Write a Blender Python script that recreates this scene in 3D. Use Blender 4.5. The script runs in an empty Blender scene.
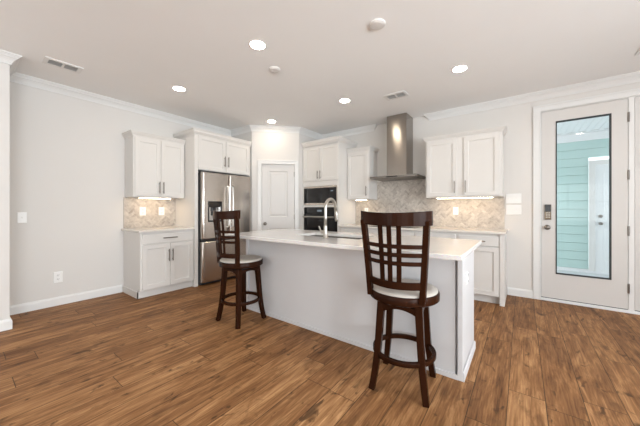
import bpy, bmesh, math, random
from mathutils import Vector, Matrix
random.seed(7)
C = bpy.context.scene.collection
S = bpy.context.scene
PI = math.pi

# ------------------------------------------------------------------ camera
cam_d = bpy.data.cameras.new('camera'); cam = bpy.data.objects.new('camera', cam_d); C.objects.link(cam)
cam.location = (0, 0, 1.2)
cam.rotation_euler = (PI/2, 0, math.radians(36.6))
cam_d.sensor_fit = 'HORIZONTAL'; cam_d.sensor_width = 36.0
cam_d.lens = 272.16*36/640
cam_d.shift_y = -4.0/640
cam_d.clip_start = 0.02
S.camera = cam

# ------------------------------------------------------------------ world, daylight, exposure
W = bpy.data.worlds.new('sky'); S.world = W; W.use_nodes = True
bg = W.node_tree.nodes['Background']
bg.inputs[0].default_value = (0.88, 0.95, 1.0, 1); bg.inputs[1].default_value = 1.6

def daylight(name, loc, rot, sx, sy, power, col):
    l = bpy.data.lights.new(name, 'AREA'); l.shape = 'RECTANGLE'; l.size = sx; l.size_y = sy
    l.energy = power; l.color = col
    o = bpy.data.objects.new(name, l); C.objects.link(o); o.location = loc; o.rotation_euler = rot
    return o
COOL = (0.88, 0.94, 1.0)
# daylight in the window openings of the right wall and of the wall behind the camera
daylight('daylight_right_near', (3.56, -1.6, 1.45), (0, math.radians(128), 0), 1.7, 1.8, 175, COOL)
daylight('daylight_right_far', (3.56, 1.3, 1.45), (0, math.radians(98), 0), 1.7, 1.8, 150, COOL)
daylight('daylight_rear_left', (-2.3, -3.76, 1.45), (math.radians(130), 0, 0), 2.2, 1.7, 27, (1.0, 0.97, 0.94))
daylight('daylight_rear_right', (1.3, -3.76, 1.45), (math.radians(130), 0, 0), 2.2, 1.7, 27, (1.0, 0.97, 0.94))
# skylight entering the two open ends of the breezeway behind the glazed door
daylight('daylight_breezeway_left', (-1.7, 6.1, 1.4), (0, -PI/2, 0), 2.4, 2.4, 17, (0.96, 0.985, 1.0))
daylight('daylight_breezeway_right', (4.7, 6.1, 1.4), (0, PI/2, 0), 2.4, 2.4, 17, (0.96, 0.985, 1.0))

LAMP = 58.0        # radiance of the recessed ceiling lamps
STRIP = 22.0        # radiance of the strips under the wall cabinets
S.view_settings.view_transform = 'Standard'; S.view_settings.look = 'None'
S.view_settings.gamma = 1.0; S.view_settings.use_curve_mapping = False
S.view_settings.exposure = 0.44

# ------------------------------------------------------------------ materials
def newmat(name):
    m = bpy.data.materials.new(name); m.use_nodes = True
    return m, m.node_tree.nodes, m.node_tree.links, m.node_tree.nodes['Principled BSDF']

def mat(name, col, rough=0.5, metal=0.0, var=0.04, scale=6.0, bump=0.0, bscale=200.0, spec=0.5, stretch=(1, 1, 1), coat=0.0):
    m, n, l, b = newmat(name)
    tc = n.new('ShaderNodeTexCoord'); mp = n.new('ShaderNodeMapping'); mp.inputs['Scale'].default_value = stretch
    l.new(tc.outputs['Object'], mp.inputs[0])
    no = n.new('ShaderNodeTexNoise'); no.inputs['Scale'].default_value = scale; no.inputs['Detail'].default_value = 4
    l.new(mp.outputs[0], no.inputs['Vector'])
    mx = n.new('ShaderNodeMix'); mx.data_type = 'RGBA'
    mx.inputs[6].default_value = (*[c*(1-var) for c in col], 1); mx.inputs[7].default_value = (*[min(1, c*(1+var)) for c in col], 1)
    l.new(no.outputs['Fac'], mx.inputs[0]); l.new(mx.outputs[2], b.inputs['Base Color'])
    b.inputs['Roughness'].default_value = rough; b.inputs['Metallic'].default_value = metal
    b.inputs['Specular IOR Level'].default_value = spec
    b.inputs['Coat Weight'].default_value = coat
    if bump:
        n2 = n.new('ShaderNodeTexNoise'); n2.inputs['Scale'].default_value = bscale; l.new(mp.outputs[0], n2.inputs['Vector'])
        bp = n.new('ShaderNodeBump'); bp.inputs['Strength'].default_value = bump; bp.inputs['Distance'].default_value = 0.002
        l.new(n2.outputs['Fac'], bp.inputs['Height']); l.new(bp.outputs[0], b.inputs['Normal'])
    return m

def emit(name, col, strength):
    m, n, l, b = newmat(name)
    e = n.new('ShaderNodeEmission'); e.inputs[0].default_value = (*col, 1); e.inputs[1].default_value = strength
    l.new(e.outputs[0], n['Material Output'].inputs[0])
    return m

def glass(name, tint, refl_max):
    m, n, l, b = newmat(name)
    t = n.new('ShaderNodeBsdfTransparent'); t.inputs[0].default_value = (*tint, 1)
    g = n.new('ShaderNodeBsdfGlossy'); g.inputs['Roughness'].default_value = 0.02
    fr = n.new('ShaderNodeFresnel'); fr.inputs[0].default_value = 1.45
    mm = n.new('ShaderNodeMath'); mm.operation = 'MULTIPLY'; mm.inputs[1].default_value = refl_max
    l.new(fr.outputs[0], mm.inputs[0])
    ms = n.new('ShaderNodeMixShader'); l.new(mm.outputs[0], ms.inputs[0]); l.new(t.outputs[0], ms.inputs[1]); l.new(g.outputs[0], ms.inputs[2])
    l.new(ms.outputs[0], n['Material Output'].inputs[0])
    return m

def floor_mat():
    m, n, l, b = newmat('oak_planks')
    PW, PL = 0.19, 1.22
    def math_(op, a, bb=None, c=None):
        k = n.new('ShaderNodeMath'); k.operation = op
        for i, v in enumerate((a, bb, c)):
            if v is None: continue
            if isinstance(v, (int, float)): k.inputs[i].default_value = v
            else: l.new(v, k.inputs[i])
        return k.outputs[0]
    tc = n.new('ShaderNodeTexCoord'); sp = n.new('ShaderNodeSeparateXYZ'); l.new(tc.outputs['Object'], sp.inputs[0])
    u = math_('DIVIDE', math_('SUBTRACT', sp.outputs[0], 0.115), PW)
    row = math_('FLOOR', u); fu = math_('FRACT', u)
    wn = n.new('ShaderNodeTexWhiteNoise'); wn.noise_dimensions = '1D'; l.new(row, wn.inputs['W'])
    v = math_('ADD', math_('DIVIDE', sp.outputs[1], PL), math_('MULTIPLY', wn.outputs['Value'], 7.3))
    colm = math_('FLOOR', v); fv = math_('FRACT', v)
    cb = n.new('ShaderNodeCombineXYZ'); l.new(row, cb.inputs[0]); l.new(colm, cb.inputs[1])
    w2 = n.new('ShaderNodeTexWhiteNoise'); w2.noise_dimensions = '2D'; l.new(cb.outputs[0], w2.inputs['Vector'])
    # grain coordinates, shifted per plank
    gx = math_('ADD', math_('MULTIPLY', sp.outputs[0], 17.0), math_('MULTIPLY', w2.outputs['Value'], 57.0))
    gy = math_('ADD', math_('MULTIPLY', sp.outputs[1], 2.1), math_('MULTIPLY', w2.outputs['Value'], 31.0))
    gc = n.new('ShaderNodeCombineXYZ'); l.new(gx, gc.inputs[0]); l.new(gy, gc.inputs[1])
    n1 = n.new('ShaderNodeTexNoise'); n1.inputs['Scale'].default_value = 1.0; n1.inputs['Detail'].default_value = 9; n1.inputs['Roughness'].default_value = .70; n1.inputs['Distortion'].default_value = .7
    l.new(gc.outputs[0], n1.inputs['Vector'])
    # fine grain
    g2 = n.new('ShaderNodeCombineXYZ'); l.new(math_('MULTIPLY', gx, 6.0), g2.inputs[0]); l.new(math_('MULTIPLY', gy, 2.2), g2.inputs[1])
    n2 = n.new('ShaderNodeTexNoise'); n2.inputs['Scale'].default_value = 1.0; n2.inputs['Detail'].default_value = 4; l.new(g2.outputs[0], n2.inputs['Vector'])
    # dark knots and smoky streaks
    g3 = n.new('ShaderNodeCombineXYZ'); l.new(math_('MULTIPLY', gx, 0.42), g3.inputs[0]); l.new(math_('MULTIPLY', gy, 1.5), g3.inputs[1])
    n3 = n.new('ShaderNodeTexNoise'); n3.inputs['Scale'].default_value = 1.3; n3.inputs['Detail'].default_value = 3; n3.inputs['Distortion'].default_value = .8
    l.new(g3.outputs[0], n3.inputs['Vector'])
    r1 = n.new('ShaderNodeValToRGB'); e = r1.color_ramp.elements
    e[0].position = .31; e[0].color = (0.080, 0.032, 0.013, 1); e[1].position = .70; e[1].color = (0.64, 0.37, 0.18, 1)
    x = e.new(.50); x.color = (0.265, 0.126, 0.052, 1)
    x = e.new(.62); x.color = (0.45, 0.24, 0.107, 1)
    mixv = math_('ADD', math_('MULTIPLY', n1.outputs['Fac'], .66), math_('MULTIPLY', n2.outputs['Fac'], .34))
    mixv = math_('ADD', mixv, math_('MULTIPLY', math_('SUBTRACT', w2.outputs['Value'], .5), .10))
    l.new(mixv, r1.inputs[0])
    r3 = n.new('ShaderNodeValToRGB'); r3.color_ramp.elements[0].position = .58; r3.color_ramp.elements[0].color = (0, 0, 0, 1)
    r3.color_ramp.elements[1].position = .70; r3.color_ramp.elements[1].color = (1, 1, 1, 1)
    l.new(n3.outputs['Fac'], r3.inputs[0])
    mk = n.new('ShaderNodeMix'); mk.data_type = 'RGBA'; l.new(math_('MULTIPLY', r3.outputs[0], .40), mk.inputs[0])
    g4 = n.new('ShaderNodeCombineXYZ'); l.new(math_('MULTIPLY', gx, 0.8), g4.inputs[0]); l.new(math_('MULTIPLY', gy, 3.0), g4.inputs[1])
    n4 = n.new('ShaderNodeTexNoise'); n4.inputs['Scale'].default_value = 1.0; n4.inputs['Detail'].default_value = 4; n4.inputs['Distortion'].default_value = 1.0; l.new(g4.outputs[0], n4.inputs['Vector'])
    r4 = n.new('ShaderNodeValToRGB'); r4.color_ramp.elements[0].position = .605; r4.color_ramp.elements[0].color = (0, 0, 0, 1); r4.color_ramp.elements[1].position = .72; r4.color_ramp.elements[1].color = (1, 1, 1, 1)
    l.new(n4.outputs['Fac'], r4.inputs[0])
    mk4 = n.new('ShaderNodeMix'); mk4.data_type = 'RGBA'; l.new(math_('MULTIPLY', r4.outputs[0], .80), mk4.inputs[0]); l.new(r1.outputs[0], mk4.inputs[6]); mk4.inputs[7].default_value = (0.050, 0.024, 0.012, 1)
    l.new(mk4.outputs[2], mk.inputs[6]); mk.inputs[7].default_value = (0.060, 0.028, 0.013, 1)
    # seams
    su = math_('LESS_THAN', math_('MULTIPLY', fu, PW), 0.0045); sv = math_('LESS_THAN', math_('MULTIPLY', fv, PL), 0.0045)
    seam = math_('MAXIMUM', su, sv)
    ms = n.new('ShaderNodeMix'); ms.data_type = 'RGBA'; l.new(math_('MULTIPLY', seam, .8), ms.inputs[0]); l.new(mk.outputs[2], ms.inputs[6]); ms.inputs[7].default_value = (0.04, 0.022, 0.012, 1)
    l.new(ms.outputs[2], b.inputs['Base Color'])
    b.inputs['Specular IOR Level'].default_value = .10; rr = math_('ADD', .40, math_('MULTIPLY', n2.outputs['Fac'], .16)); l.new(rr, b.inputs['Roughness'])
    bp = n.new('ShaderNodeBump'); bp.inputs['Strength'].default_value = .25; bp.inputs['Distance'].default_value = .002
    l.new(math_('SUBTRACT', mixv, math_('MULTIPLY', seam, 1.0)), bp.inputs['Height']); l.new(bp.outputs[0], b.inputs['Normal'])
    return m

def tile_mat():
    m, n, l, b = newmat('marble_tile')
    at = n.new('ShaderNodeAttribute'); at.attribute_name = 'tone'
    tc = n.new('ShaderNodeTexCoord'); no = n.new('ShaderNodeTexNoise'); no.inputs['Scale'].default_value = 14; no.inputs['Detail'].default_value = 6; no.inputs['Distortion'].default_value = 1.4
    ad = n.new('ShaderNodeVectorMath'); ad.operation = 'MULTIPLY_ADD'; ad.inputs[1].default_value = (9, 9, 9)
    l.new(at.outputs['Color'], ad.inputs[0]); l.new(tc.outputs['Object'], ad.inputs[2]); l.new(ad.outputs[0], no.inputs['Vector'])
    sp = n.new('ShaderNodeSeparateColor'); l.new(at.outputs['Color'], sp.inputs[0])
    r = n.new('ShaderNodeValToRGB'); e = r.color_ramp.elements
    e[0].position = .1; e[0].color = (0.235, 0.20, 0.175, 1); e[1].position = .8; e[1].color = (0.64, 0.585, 0.52, 1)
    x = e.new(.42); x.color = (0.43, 0.38, 0.33, 1)
    k = n.new('ShaderNodeMath'); k.operation = 'MULTIPLY_ADD'; k.inputs[1].default_value = .24
    l.new(sp.outputs[0], k.inputs[0]); 
    k2 = n.new('ShaderNodeMath'); k2.operation = 'MULTIPLY'; k2.inputs[1].default_value = .86; l.new(no.outputs['Fac'], k2.inputs[0])
    l.new(k2.outputs[0], k.inputs[2]); l.new(k.outputs[0], r.inputs[0]); l.new(r.outputs[0], b.inputs['Base Color'])
    b.inputs['Roughness'].default_value = .28
    return m

def quartz_mat(name, base, speck, rough):
    m, n, l, b = newmat(name)
    tc = n.new('ShaderNodeTexCoord'); v = n.new('ShaderNodeTexVoronoi'); v.inputs['Scale'].default_value = 160
    l.new(tc.outputs['Object'], v.inputs['Vector'])
    no = n.new('ShaderNodeTexNoise'); no.inputs['Scale'].default_value = 3.5; no.inputs['Detail'].default_value = 7; no.inputs['Distortion'].default_value = 1.5; l.new(tc.outputs['Object'], no.inputs['Vector'])
    r = n.new('ShaderNodeValToRGB'); r.color_ramp.elements[0].position = .42; r.color_ramp.elements[0].color = (*base, 1)
    r.color_ramp.elements[1].position = .75; r.color_ramp.elements[1].color = (*speck, 1); l.new(no.outputs['Fac'], r.inputs[0])
    mx = n.new('ShaderNodeMix'); mx.data_type = 'RGBA'; mx.blend_type = 'MULTIPLY'; mx.inputs[0].default_value = .10
    l.new(r.outputs[0], mx.inputs[6]); l.new(v.outputs['Color'], mx.inputs[7]); l.new(mx.outputs[2], b.inputs['Base Color'])
    b.inputs['Roughness'].default_value = rough; b.inputs['Specular IOR Level'].default_value = .6
    return m

M = dict(
    floor=floor_mat(), tile=tile_mat(),
    wall=mat('wall_paint', (0.70, 0.675, 0.645), .75, var=.02, scale=2, bump=.08),
    ceil=mat('ceiling_paint', (0.925, 0.92, 0.91), .85, var=.02, scale=2, bump=.08),
    trim=mat('trim_paint', (0.77, 0.765, 0.75), .4, var=.015),
    cab=mat('cabinet_paint', (0.69, 0.667, 0.637), .38, var=.015),
    door=mat('door_paint', (0.655, 0.635, 0.612), .42, var=.015),
    island=mat('island_paint', (0.615, 0.61, 0.615), .45, var=.02),
    quartz=quartz_mat('white_quartz', (0.82, 0.80, 0.78), (0.79, 0.77, 0.75), .09),
    quartz2=quartz_mat('warm_lit_quartz', (0.76, 0.72, 0.67), (0.70, 0.66, 0.61), .16),  # same quartz, with the warm lamp light put into its colour
    grout=mat('grout', (0.56, 0.52, 0.475), .8),
    steel=mat('stainless_steel', (0.56, 0.505, 0.455), .26, 1.0, var=.05, scale=3, stretch=(1, 1, 60)),
    hood=mat('hood_steel', (0.34, 0.31, 0.28), .19, 1.0, var=.04, scale=3, stretch=(60, 60, 1)),
    bright=mat('polished_steel', (0.88, 0.87, 0.85), .3, 1.0, var=.02),
    bronze=mat('dark_bronze', (0.16, 0.125, 0.09), .35, 1.0, var=.05),
    canopy=mat('canopy_steel', (0.24, 0.22, 0.20), .3, 1.0, var=.04, scale=3, stretch=(1, 60, 60)),
    steelh=mat('brushed_steel', (0.52, 0.50, 0.48), .26, 1.0, var=.06, scale=3, stretch=(40, 40, 1)),
    nickel=mat('brushed_nickel', (0.25, 0.225, 0.20), .34, 1.0, var=.05),
    chrome=mat('satin_nickel', (0.47, 0.445, 0.41), .28, 1.0, var=.03),
    dark=mat('dark_plastic', (0.02, 0.02, 0.022), .45, var=.1),
    blackglass=mat('black_glass', (0.006, 0.006, 0.007), .08, var=.1, spec=.3),
    blackframe=mat('black_frame', (0.012, 0.012, 0.013), .5, var=.1),
    greyside=mat('grey_enamel', (0.09, 0.09, 0.095), .5, var=.05),
    wood=mat('espresso_wood', (0.025, 0.0082, 0.0034), .24, var=.5, scale=7, stretch=(1, 1, .12), spec=.07),
    cushion=mat('cream_upholstery', (0.52, 0.48, 0.43), .7, var=.05, scale=20, bump=.25, bscale=350),
    plastic=mat('white_plastic', (0.84, 0.83, 0.81), .35, var=.01),
    detector=mat('detector_plastic', (0.74, 0.71, 0.68), .5, var=.01),
    slot=mat('socket_slot', (0.05, 0.05, 0.05), .6),
    duct=mat('vent_grey', (0.62, 0.62, 0.61), .8),  # plain grey of the vent backing and soffit slots
    siding=mat('teal_siding', (0.47, 0.635, 0.61), .6, var=.03),
    white_out=mat('white_porch_paint', (0.80, 0.82, 0.83), .6, var=.02),
    concrete=mat('porch_concrete', (0.60, 0.62, 0.64), .85, var=.08, scale=12),
    glass=glass('clear_glass', (0.97, 0.98, 0.98), .45),
    lamp=emit('lamp_diffuser', (1.0, 0.86, 0.68), LAMP),
    strip=emit('strip_diffuser', (1.0, 0.76, 0.50), STRIP),
    display=emit('clock_display', (0.75, 0.88, 1.0), .22),
)

def brushed(m, amount, rot):
    n, l = m.node_tree.nodes, m.node_tree.links; b = n['Principled BSDF']
    tg = n.new('ShaderNodeTangent'); tg.direction_type = 'RADIAL'; tg.axis = 'Z'
    l.new(tg.outputs[0], b.inputs['Tangent']); b.inputs['Anisotropic'].default_value = amount; b.inputs['Anisotropic Rotation'].default_value = rot
brushed(M['hood'], .85, 0.25)
# ------------------------------------------------------------------ mesh helpers
class MB:
    def __init__(s): s.bm = bmesh.new()
    def quadbox(s, pts):           # 8 points: bottom 4 then top 4
        v = [s.bm.verts.new(p) for p in pts]
        for f in ((3, 2, 1, 0), (4, 5, 6, 7), (0, 1, 5, 4), (1, 2, 6, 5), (2, 3, 7, 6), (3, 0, 4, 7)):
            s.bm.faces.new([v[i] for i in f])
        return s
    def box(s, x0, x1, y0, y1, z0, z1):
        return s.quadbox([(x0, y0, z0), (x1, y0, z0), (x1, y1, z0), (x0, y1, z0), (x0, y0, z1), (x1, y0, z1), (x1, y1, z1), (x0, y1, z1)])
    def rings(s, rings, cap0=True, cap1=True, closed=True):
        vr = [[s.bm.verts.new(p) for p in r] for r in rings]
        k = len(vr[0])
        for a, b in zip(vr, vr[1:]):
            for i in range(k if closed else k-1):
                j = (i+1) % k
                s.bm.faces.new((a[i], a[j], b[j], b[i]))
        if cap0: s.bm.faces.new(list(reversed(vr[0])))
        if cap1: s.bm.faces.new(vr[-1])
        return s
    def lathe(s, prof, c=(0, 0, 0), axis='Z', seg=24, cap0=True, cap1=True):
        rs = []
        for r, h in prof:
            ring = []
            for i in range(seg):
                a = 2*PI*i/seg; p = (r*math.cos(a), r*math.sin(a), h)
                if axis == 'Y': p = (p[0], -p[2], p[1])
                if axis == 'X': p = (p[2], p[0], p[1])
                ring.append((p[0]+c[0], p[1]+c[1], p[2]+c[2]))
            rs.append(ring)
        return s.rings(rs, cap0, cap1)
    def tube(s, path, r, seg=10, cap=True):
        path = [Vector(p) for p in path]; rr = r if isinstance(r, (list, tuple)) else [r]*len(path)
        rs = []; nrm = None
        for i, p in enumerate(path):
            t = (path[min(i+1, len(path)-1)]-path[max(i-1, 0)]).normalized()
            if nrm is None:
                nrm = t.orthogonal().normalized()
            else:
                nrm = (nrm - t*nrm.dot(t)).normalized()
            bn = t.cross(nrm)
            rs.append([tuple(p+nrm*math.cos(2*PI*k/seg)*rr[i]+bn*math.sin(2*PI*k/seg)*rr[i]) for k in range(seg)])
        return s.rings(rs, cap, cap)
    def bar(s, path, w, t, up=(0, 0, 1), side=None):
        # rectangular section along a path; w across 'side', t across the remaining direction
        path = [Vector(p) for p in path]; rs = []
        ws = w if isinstance(w, (list, tuple)) else [w]*len(path); ts = t if isinstance(t, (list, tuple)) else [t]*len(path)
        for i, p in enumerate(path):
            d = (path[min(i+1, len(path)-1)]-path[max(i-1, 0)]).normalized()
            sd = Vector(side) if side else d.cross(Vector(up))
            sd = (sd-d*sd.dot(d)).normalized(); o = d.cross(sd)
            a, b = ws[i]/2, ts[i]/2
            rs.append([tuple(p+sd*a+o*b), tuple(p-sd*a+o*b), tuple(p-sd*a-o*b), tuple(p+sd*a-o*b)])
        return s.rings(rs)
    def sweep(s, path, prof):
        # path: 2D points, room on the right hand; prof: closed loop of (out, z)
        n = len(path); rs = []
        for i, p in enumerate(path):
            p = Vector(p)
            def nor(a, b):
                t = (Vector(b)-Vector(a)).normalized(); return Vector((t.y, -t.x))
            if i == 0: m = nor(path[0], path[1])
            elif i == n-1: m = nor(path[-2], path[-1])
            else:
                a, b = nor(path[i-1], path[i]), nor(path[i], path[i+1]); m = (a+b); m = m/(m.dot(a))
            rs.append([(p.x+m.x*o, p.y+m.y*o, z) for o, z in prof])
        return s.rings(rs)
    def panel(s, x0, x1, z0, z1, yb, yf, steps):
        # front facing -y; steps = [(inset, y offset from yf, towards +y)]
        rs = []
        def ring(i, y): return [(x0+i, y, z0+i), (x1-i, y, z0+i), (x1-i, y, z1-i), (x0+i, y, z1-i)]
        rs.append(ring(0, yb)); rs.append(ring(0, yf+.002)); rs.append(ring(.002, yf))
        for i, dy in steps: rs.append(ring(i, yf+dy))
        return s.rings(rs)
    def build(s, name, m, parent=None, smooth=False, bevel=0.0, seg=2):
        bmesh.ops.remove_doubles(s.bm, verts=s.bm.verts, dist=1e-6)
        bmesh.ops.recalc_face_normals(s.bm, faces=s.bm.faces)
        me = bpy.data.meshes.new(name); s.bm.to_mesh(me); s.bm.free()
        o = bpy.data.objects.new(name, me); C.objects.link(o)
        me.materials.append(m)
        if smooth:
            for p in me.polygons: p.use_smooth = True
        if bevel:
            md = o.modifiers.new('bevel', 'BEVEL'); md.width = bevel; md.segments = seg; md.limit_method = 'ANGLE'; md.angle_limit = math.radians(35)
            if smooth: pass
        if parent: o.parent = parent
        return o

def smooth_angle(o, deg=40):
    me = o.data
    for p in me.polygons: p.use_smooth = True
    bm = bmesh.new(); bm.from_mesh(me)
    for e in bm.edges:
        if len(e.link_faces) == 2 and e.calc_face_angle(0) > math.radians(deg): e.smooth = False
    bm.to_mesh(me); bm.free()
    return o

def empty(name, loc, rz=0):
    o = bpy.data.objects.new(name, None); o.empty_display_size = .1; C.objects.link(o); o.location = loc; o.rotation_euler = (0, 0, rz); return o
def tag(o, label, cat, group=None):
    o['label'] = label; o['category'] = cat
    if group: o['group'] = group
    return o
def thing(name, label, cat, loc=(0, 0, 0), rz=0, group=None): return tag(empty(name, loc, rz), label, cat, group)
def struct(o, label=None):
    o['kind'] = 'structure'
    if label: o['label'] = label
    return o
def children(o): return [c for c in bpy.data.objects if c.parent == o]
def copy_tree(o, parent=None):
    c = o.copy(); C.objects.link(c); c.parent = parent
    for ch in children(o): copy_tree(ch, c)
    return c

# ------------------------------------------------------------------ room shell
H = 2.74
XL, YB, XR, YF = -4.65, 4.64, 3.4, -3.6
XN, YN = -4.11, 0.335                     # nearer stretch of the left wall
struct(MB().box(-4.85, XR+.15, YF-.15, YB+.14, -.08, 0).build('floor', M['floor']))
struct(MB().box(-4.85, XR+.15, YF-.15, YB+.14, H, H+.1).build('ceiling', M['ceil']))
struct(MB().box(XL-.15, XL, YN-.2, YB+.14, 0, H).build('wall_left', M['wall']))
struct(MB().box(XN-.15, XN, YF-.15, YN, 0, H).box(XL-.15, XN-.15, YN-.15, YN, 0, H).build('wall_left_near', M['wall'], bevel=.003))
DX0, DX1, DZ = .185, 1.835, 2.50          # opening of the glazed double unit
struct(MB().box(XL-.15, DX0, YB, YB+.14, 0, H).box(DX1, XR+.15, YB, YB+.14, 0, H).box(DX0, DX1, YB, YB+.14, DZ, H).build('wall_back', M['wall']))
# right wall and front wall (behind the camera) with window openings
def wall_with_windows(name, horizontal, a0, a1, const, thick, openings, z0, z1):
    m = MB(); cur = a0
    def bx(p, q, zz0, zz1):
        if horizontal: m.box(p, q, min(const, const+thick), max(const, const+thick), zz0, zz1)
        else: m.box(min(const, const+thick), max(const, const+thick), p, q, zz0, zz1)
    for (p, q) in openings:
        bx(cur, p, 0, H); bx(p, q, 0, z0); bx(p, q, z1, H); cur = q
    bx(cur, a1, 0, H)
    return struct(m.build(name, M['wall']))
wall_with_windows('wall_right', False, YF-.15, YB+.14, XR, .15, [(-2.5, -.7), (.4, 2.2)], .6, 2.3)
wall_with_windows('wall_front', True, -4.26, XR, YF, -.15, [(-3.4, -1.2), (.2, 2.4)], .6, 2.3)
def window(k, horizontal, a0, a1, const, z0=.6, z1=2.3):
    r = struct(empty('window_%d' % k, (0, 0, 0)))
    m = MB(); g = MB()
    def bx(mb, p, q, d0, d1, zz0, zz1):
        if horizontal: mb.box(p, q, const-d1, const-d0, zz0, zz1)
        else: mb.box(const+d0, const+d1, p, q, zz0, zz1)
    for p, q, zz0, zz1 in ((a0, a1, z0, z0+.05), (a0, a1, z1-.05, z1), (a0, a0+.05, z0+.05, z1-.05), (a1-.05, a1, z0+.05, z1-.05), ((a0+a1)/2-.03, (a0+a1)/2+.03, z0+.05, z1-.05), (a0+.05, a1-.05, 1.43, 1.47)):
        bx(m, p, q, .04, .09, zz0, zz1)
    m.build('window_frame', M['trim'], r)
    bx(g, a0+.04, a1-.04, .062, .068, z0+.04, z1-.04); g.build('window_glass', M['glass'], r)
window(1, False, -2.5, -.7, XR); window(2, False, .4, 2.2, XR); window(3, True, -3.4, -1.2, YF); window(4, True, .2, 2.4, YF)

# corner pantry: short return, diagonal front with the door opening, return to the back wall
PA, PB = (-4.03, 3.30), (-3.41, 3.92)
struct(MB().box(XL, PA[0]-.06, 3.30, 3.40, 0, H).build('wall_pantry_side', M['wall']))
struct(MB().box(PB[0]-.10, PB[0], PB[1]+.06, YB, 0, H).build('wall_pantry_end', M['wall']))
LD = math.dist(PA, PB)
SO0, SO1, ZO = .165, .805, 2.055
pf = MB(); t_ = .10
# mitred ends so the three stretches meet cleanly
def seg_box(s0, s1, z0, z1, e0=0, e1=0):
    pf.quadbox([(s0, 0, z0), (s1, 0, z0), (s1+e1, t_, z0), (s0+e0, t_, z0), (s0, 0, z1), (s1, 0, z1), (s1+e1, t_, z1), (s0+e0, t_, z1)])
seg_box(0, SO0, 0, H, -.0, 0); seg_box(SO1, LD, 0, H, 0, 0); seg_box(SO0, SO1, ZO, H)
pw = pf.build('wall_pantry_front', M['wall']); struct(pw); pw.location = (*PA, 0); pw.rotation_euler = (0, 0, PI/4)
# fillers behind the corners
struct(MB().rings([[(-4.09, 3.30, z), (-4.03, 3.30, z), (-4.10, 3.37, z), (-4.09, 3.39, z)] for z in (0, H)]).build('wall_pantry_corner', M['wall']))
struct(MB().rings([[(-3.41, 3.92, z), (-3.41, 3.98, z), (-3.51, 3.98, z), (-3.48, 3.99, z)] for z in (0, H)]).build('wall_pantry_corner_end', M['wall']))

CROWN = [(0, H-.098), (.012, H-.098), (.012, H-.082), (.018, H-.080), (.018, H-.074), (.028, H-.058), (.044, H-.040), (.054, H-.034), (.054, H-.025), (.062, H-.023), (.066, H-.015), (.076, H-.012), (.076, H), (0, H)]
def trim(k, path, prof, m=M['trim'], name=None):
    o = MB().sweep(path, prof).build(name or 'trim_%d' % k, m); return struct(o)
trim(1, [(XN, YF), (XN, YN), (XL, YN), (XL, PA[1]), PA, PB, (PB[0], YB), (-2.20, YB), (-2.20, YB+.012)], CROWN)
trim(2, [(-1.215, YB+.012), (-1.215, YB), (XR, YB), (XR, YF), (XN, YF)], CROWN)
BASE = [(0, 0), (.016, 0), (.016, .082), (.011, .096), (.006, .104), (0, .106)]
trim(0, [(XN, YF), (XN, YN), (XL, YN), (XL, 1.455)], BASE, name='baseboard_left')
trim(0, [(-.165, YB), (.118, YB)], BASE, name='baseboard_back')
trim(0, [(1.91, YB), (XR, YB), (XR, YF)], BASE, name='baseboard_right')
trim(0, [(XR, YF), (XN, YF)], BASE, name='baseboard_front')
d45 = math.sqrt(.5)
trim(0, [PA, (PA[0]+.11*d45, PA[1]+.11*d45)], BASE, name='baseboard_pantry')
trim(0, [(PA[0]+.862*d45, PA[1]+.862*d45), PB, (PB[0], 4.02)], BASE, name='baseboard_pantry_end')

# casings: flat board with a raised back band
def casing(name, x0, x1, z1, w, y, loc=(0, 0, 0), rz=0, z0=0):
    m = MB()
    def U(i0, i1, ya, yb):
        m.box(x0-i1, x0-i0, ya, yb, z0, z1+i1); m.box(x1+i0, x1+i1, ya, yb, z0, z1+i1); m.box(x0-i0, x1+i0, ya, yb, z1+i0, z1+i1)
    U(0, w*.75, y-.014, y); U(w*.75, w, y-.022, y); U(0, .010, y-.018, y-.014)
    o = m.build(name, M['trim'], bevel=.002); o.location = loc; o.rotation_euler = (0, 0, rz)
    return struct(o)

# ------------------------------------------------------------------ pantry door
casing('trim_3', SO0+.008, SO1-.008, ZO-.008, .068, 0, (*PA, 0), PI/4)
pd = struct(empty('door_2', (*PA, 0), PI/4), 'white two panel pantry door with dark knob')
jb = MB(); jb.box(SO0, SO0+.015, 0, .10, 0, ZO-.0).box(SO1-.015, SO1, 0, .10, 0, ZO).box(SO0+.015, SO1-.015, 0, .10, ZO-.015, ZO).build('door_frame', M['trim'], pd)
m = MB(); a, b = SO0+.018, SO1-.018; yf, yb = .012, .047
# slab as a frame with two recessed moulded panels
zs = [(0.012, .12), (.12, .84), (.84, 1.05), (1.05, 1.915), (1.915, 2.036)]
px0, px1 = a+.125, b-.125
m.box(a, px0, yf, yb, .012, 2.036); m.box(px1, b, yf, yb, .012, 2.036)
for z0, z1 in (zs[0], zs[2], zs[4]): m.box(px0, px1, yf, yb, z0, z1)
m.build('door_slab', M['door'], pd)
for z0, z1 in (zs[1], zs[3]):
    q = MB()
    def ring(i, y): return [(px0+i, y, z0+i), (px1-i, y, z0+i), (px1-i, y, z1-i), (px0+i, y, z1-i)]
    q.rings([ring(0, yf), ring(.012, yf+.010), ring(.030, yf+.010), ring(.048, yf+.003)], cap0=False, cap1=True)
    q.build('door_panel', M['door'], pd)
kx = a+.062
k = MB().lathe([(.030, -.004), (.031, .004), (.024, .010), (.010, .014), (.009, .034), (.022, .042), (.029, .054), (.027, .066), (.014, .073)], (kx, yf, .925), 'Y', 20).build('door_knob', M['nickel'], pd, smooth=True)
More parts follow.
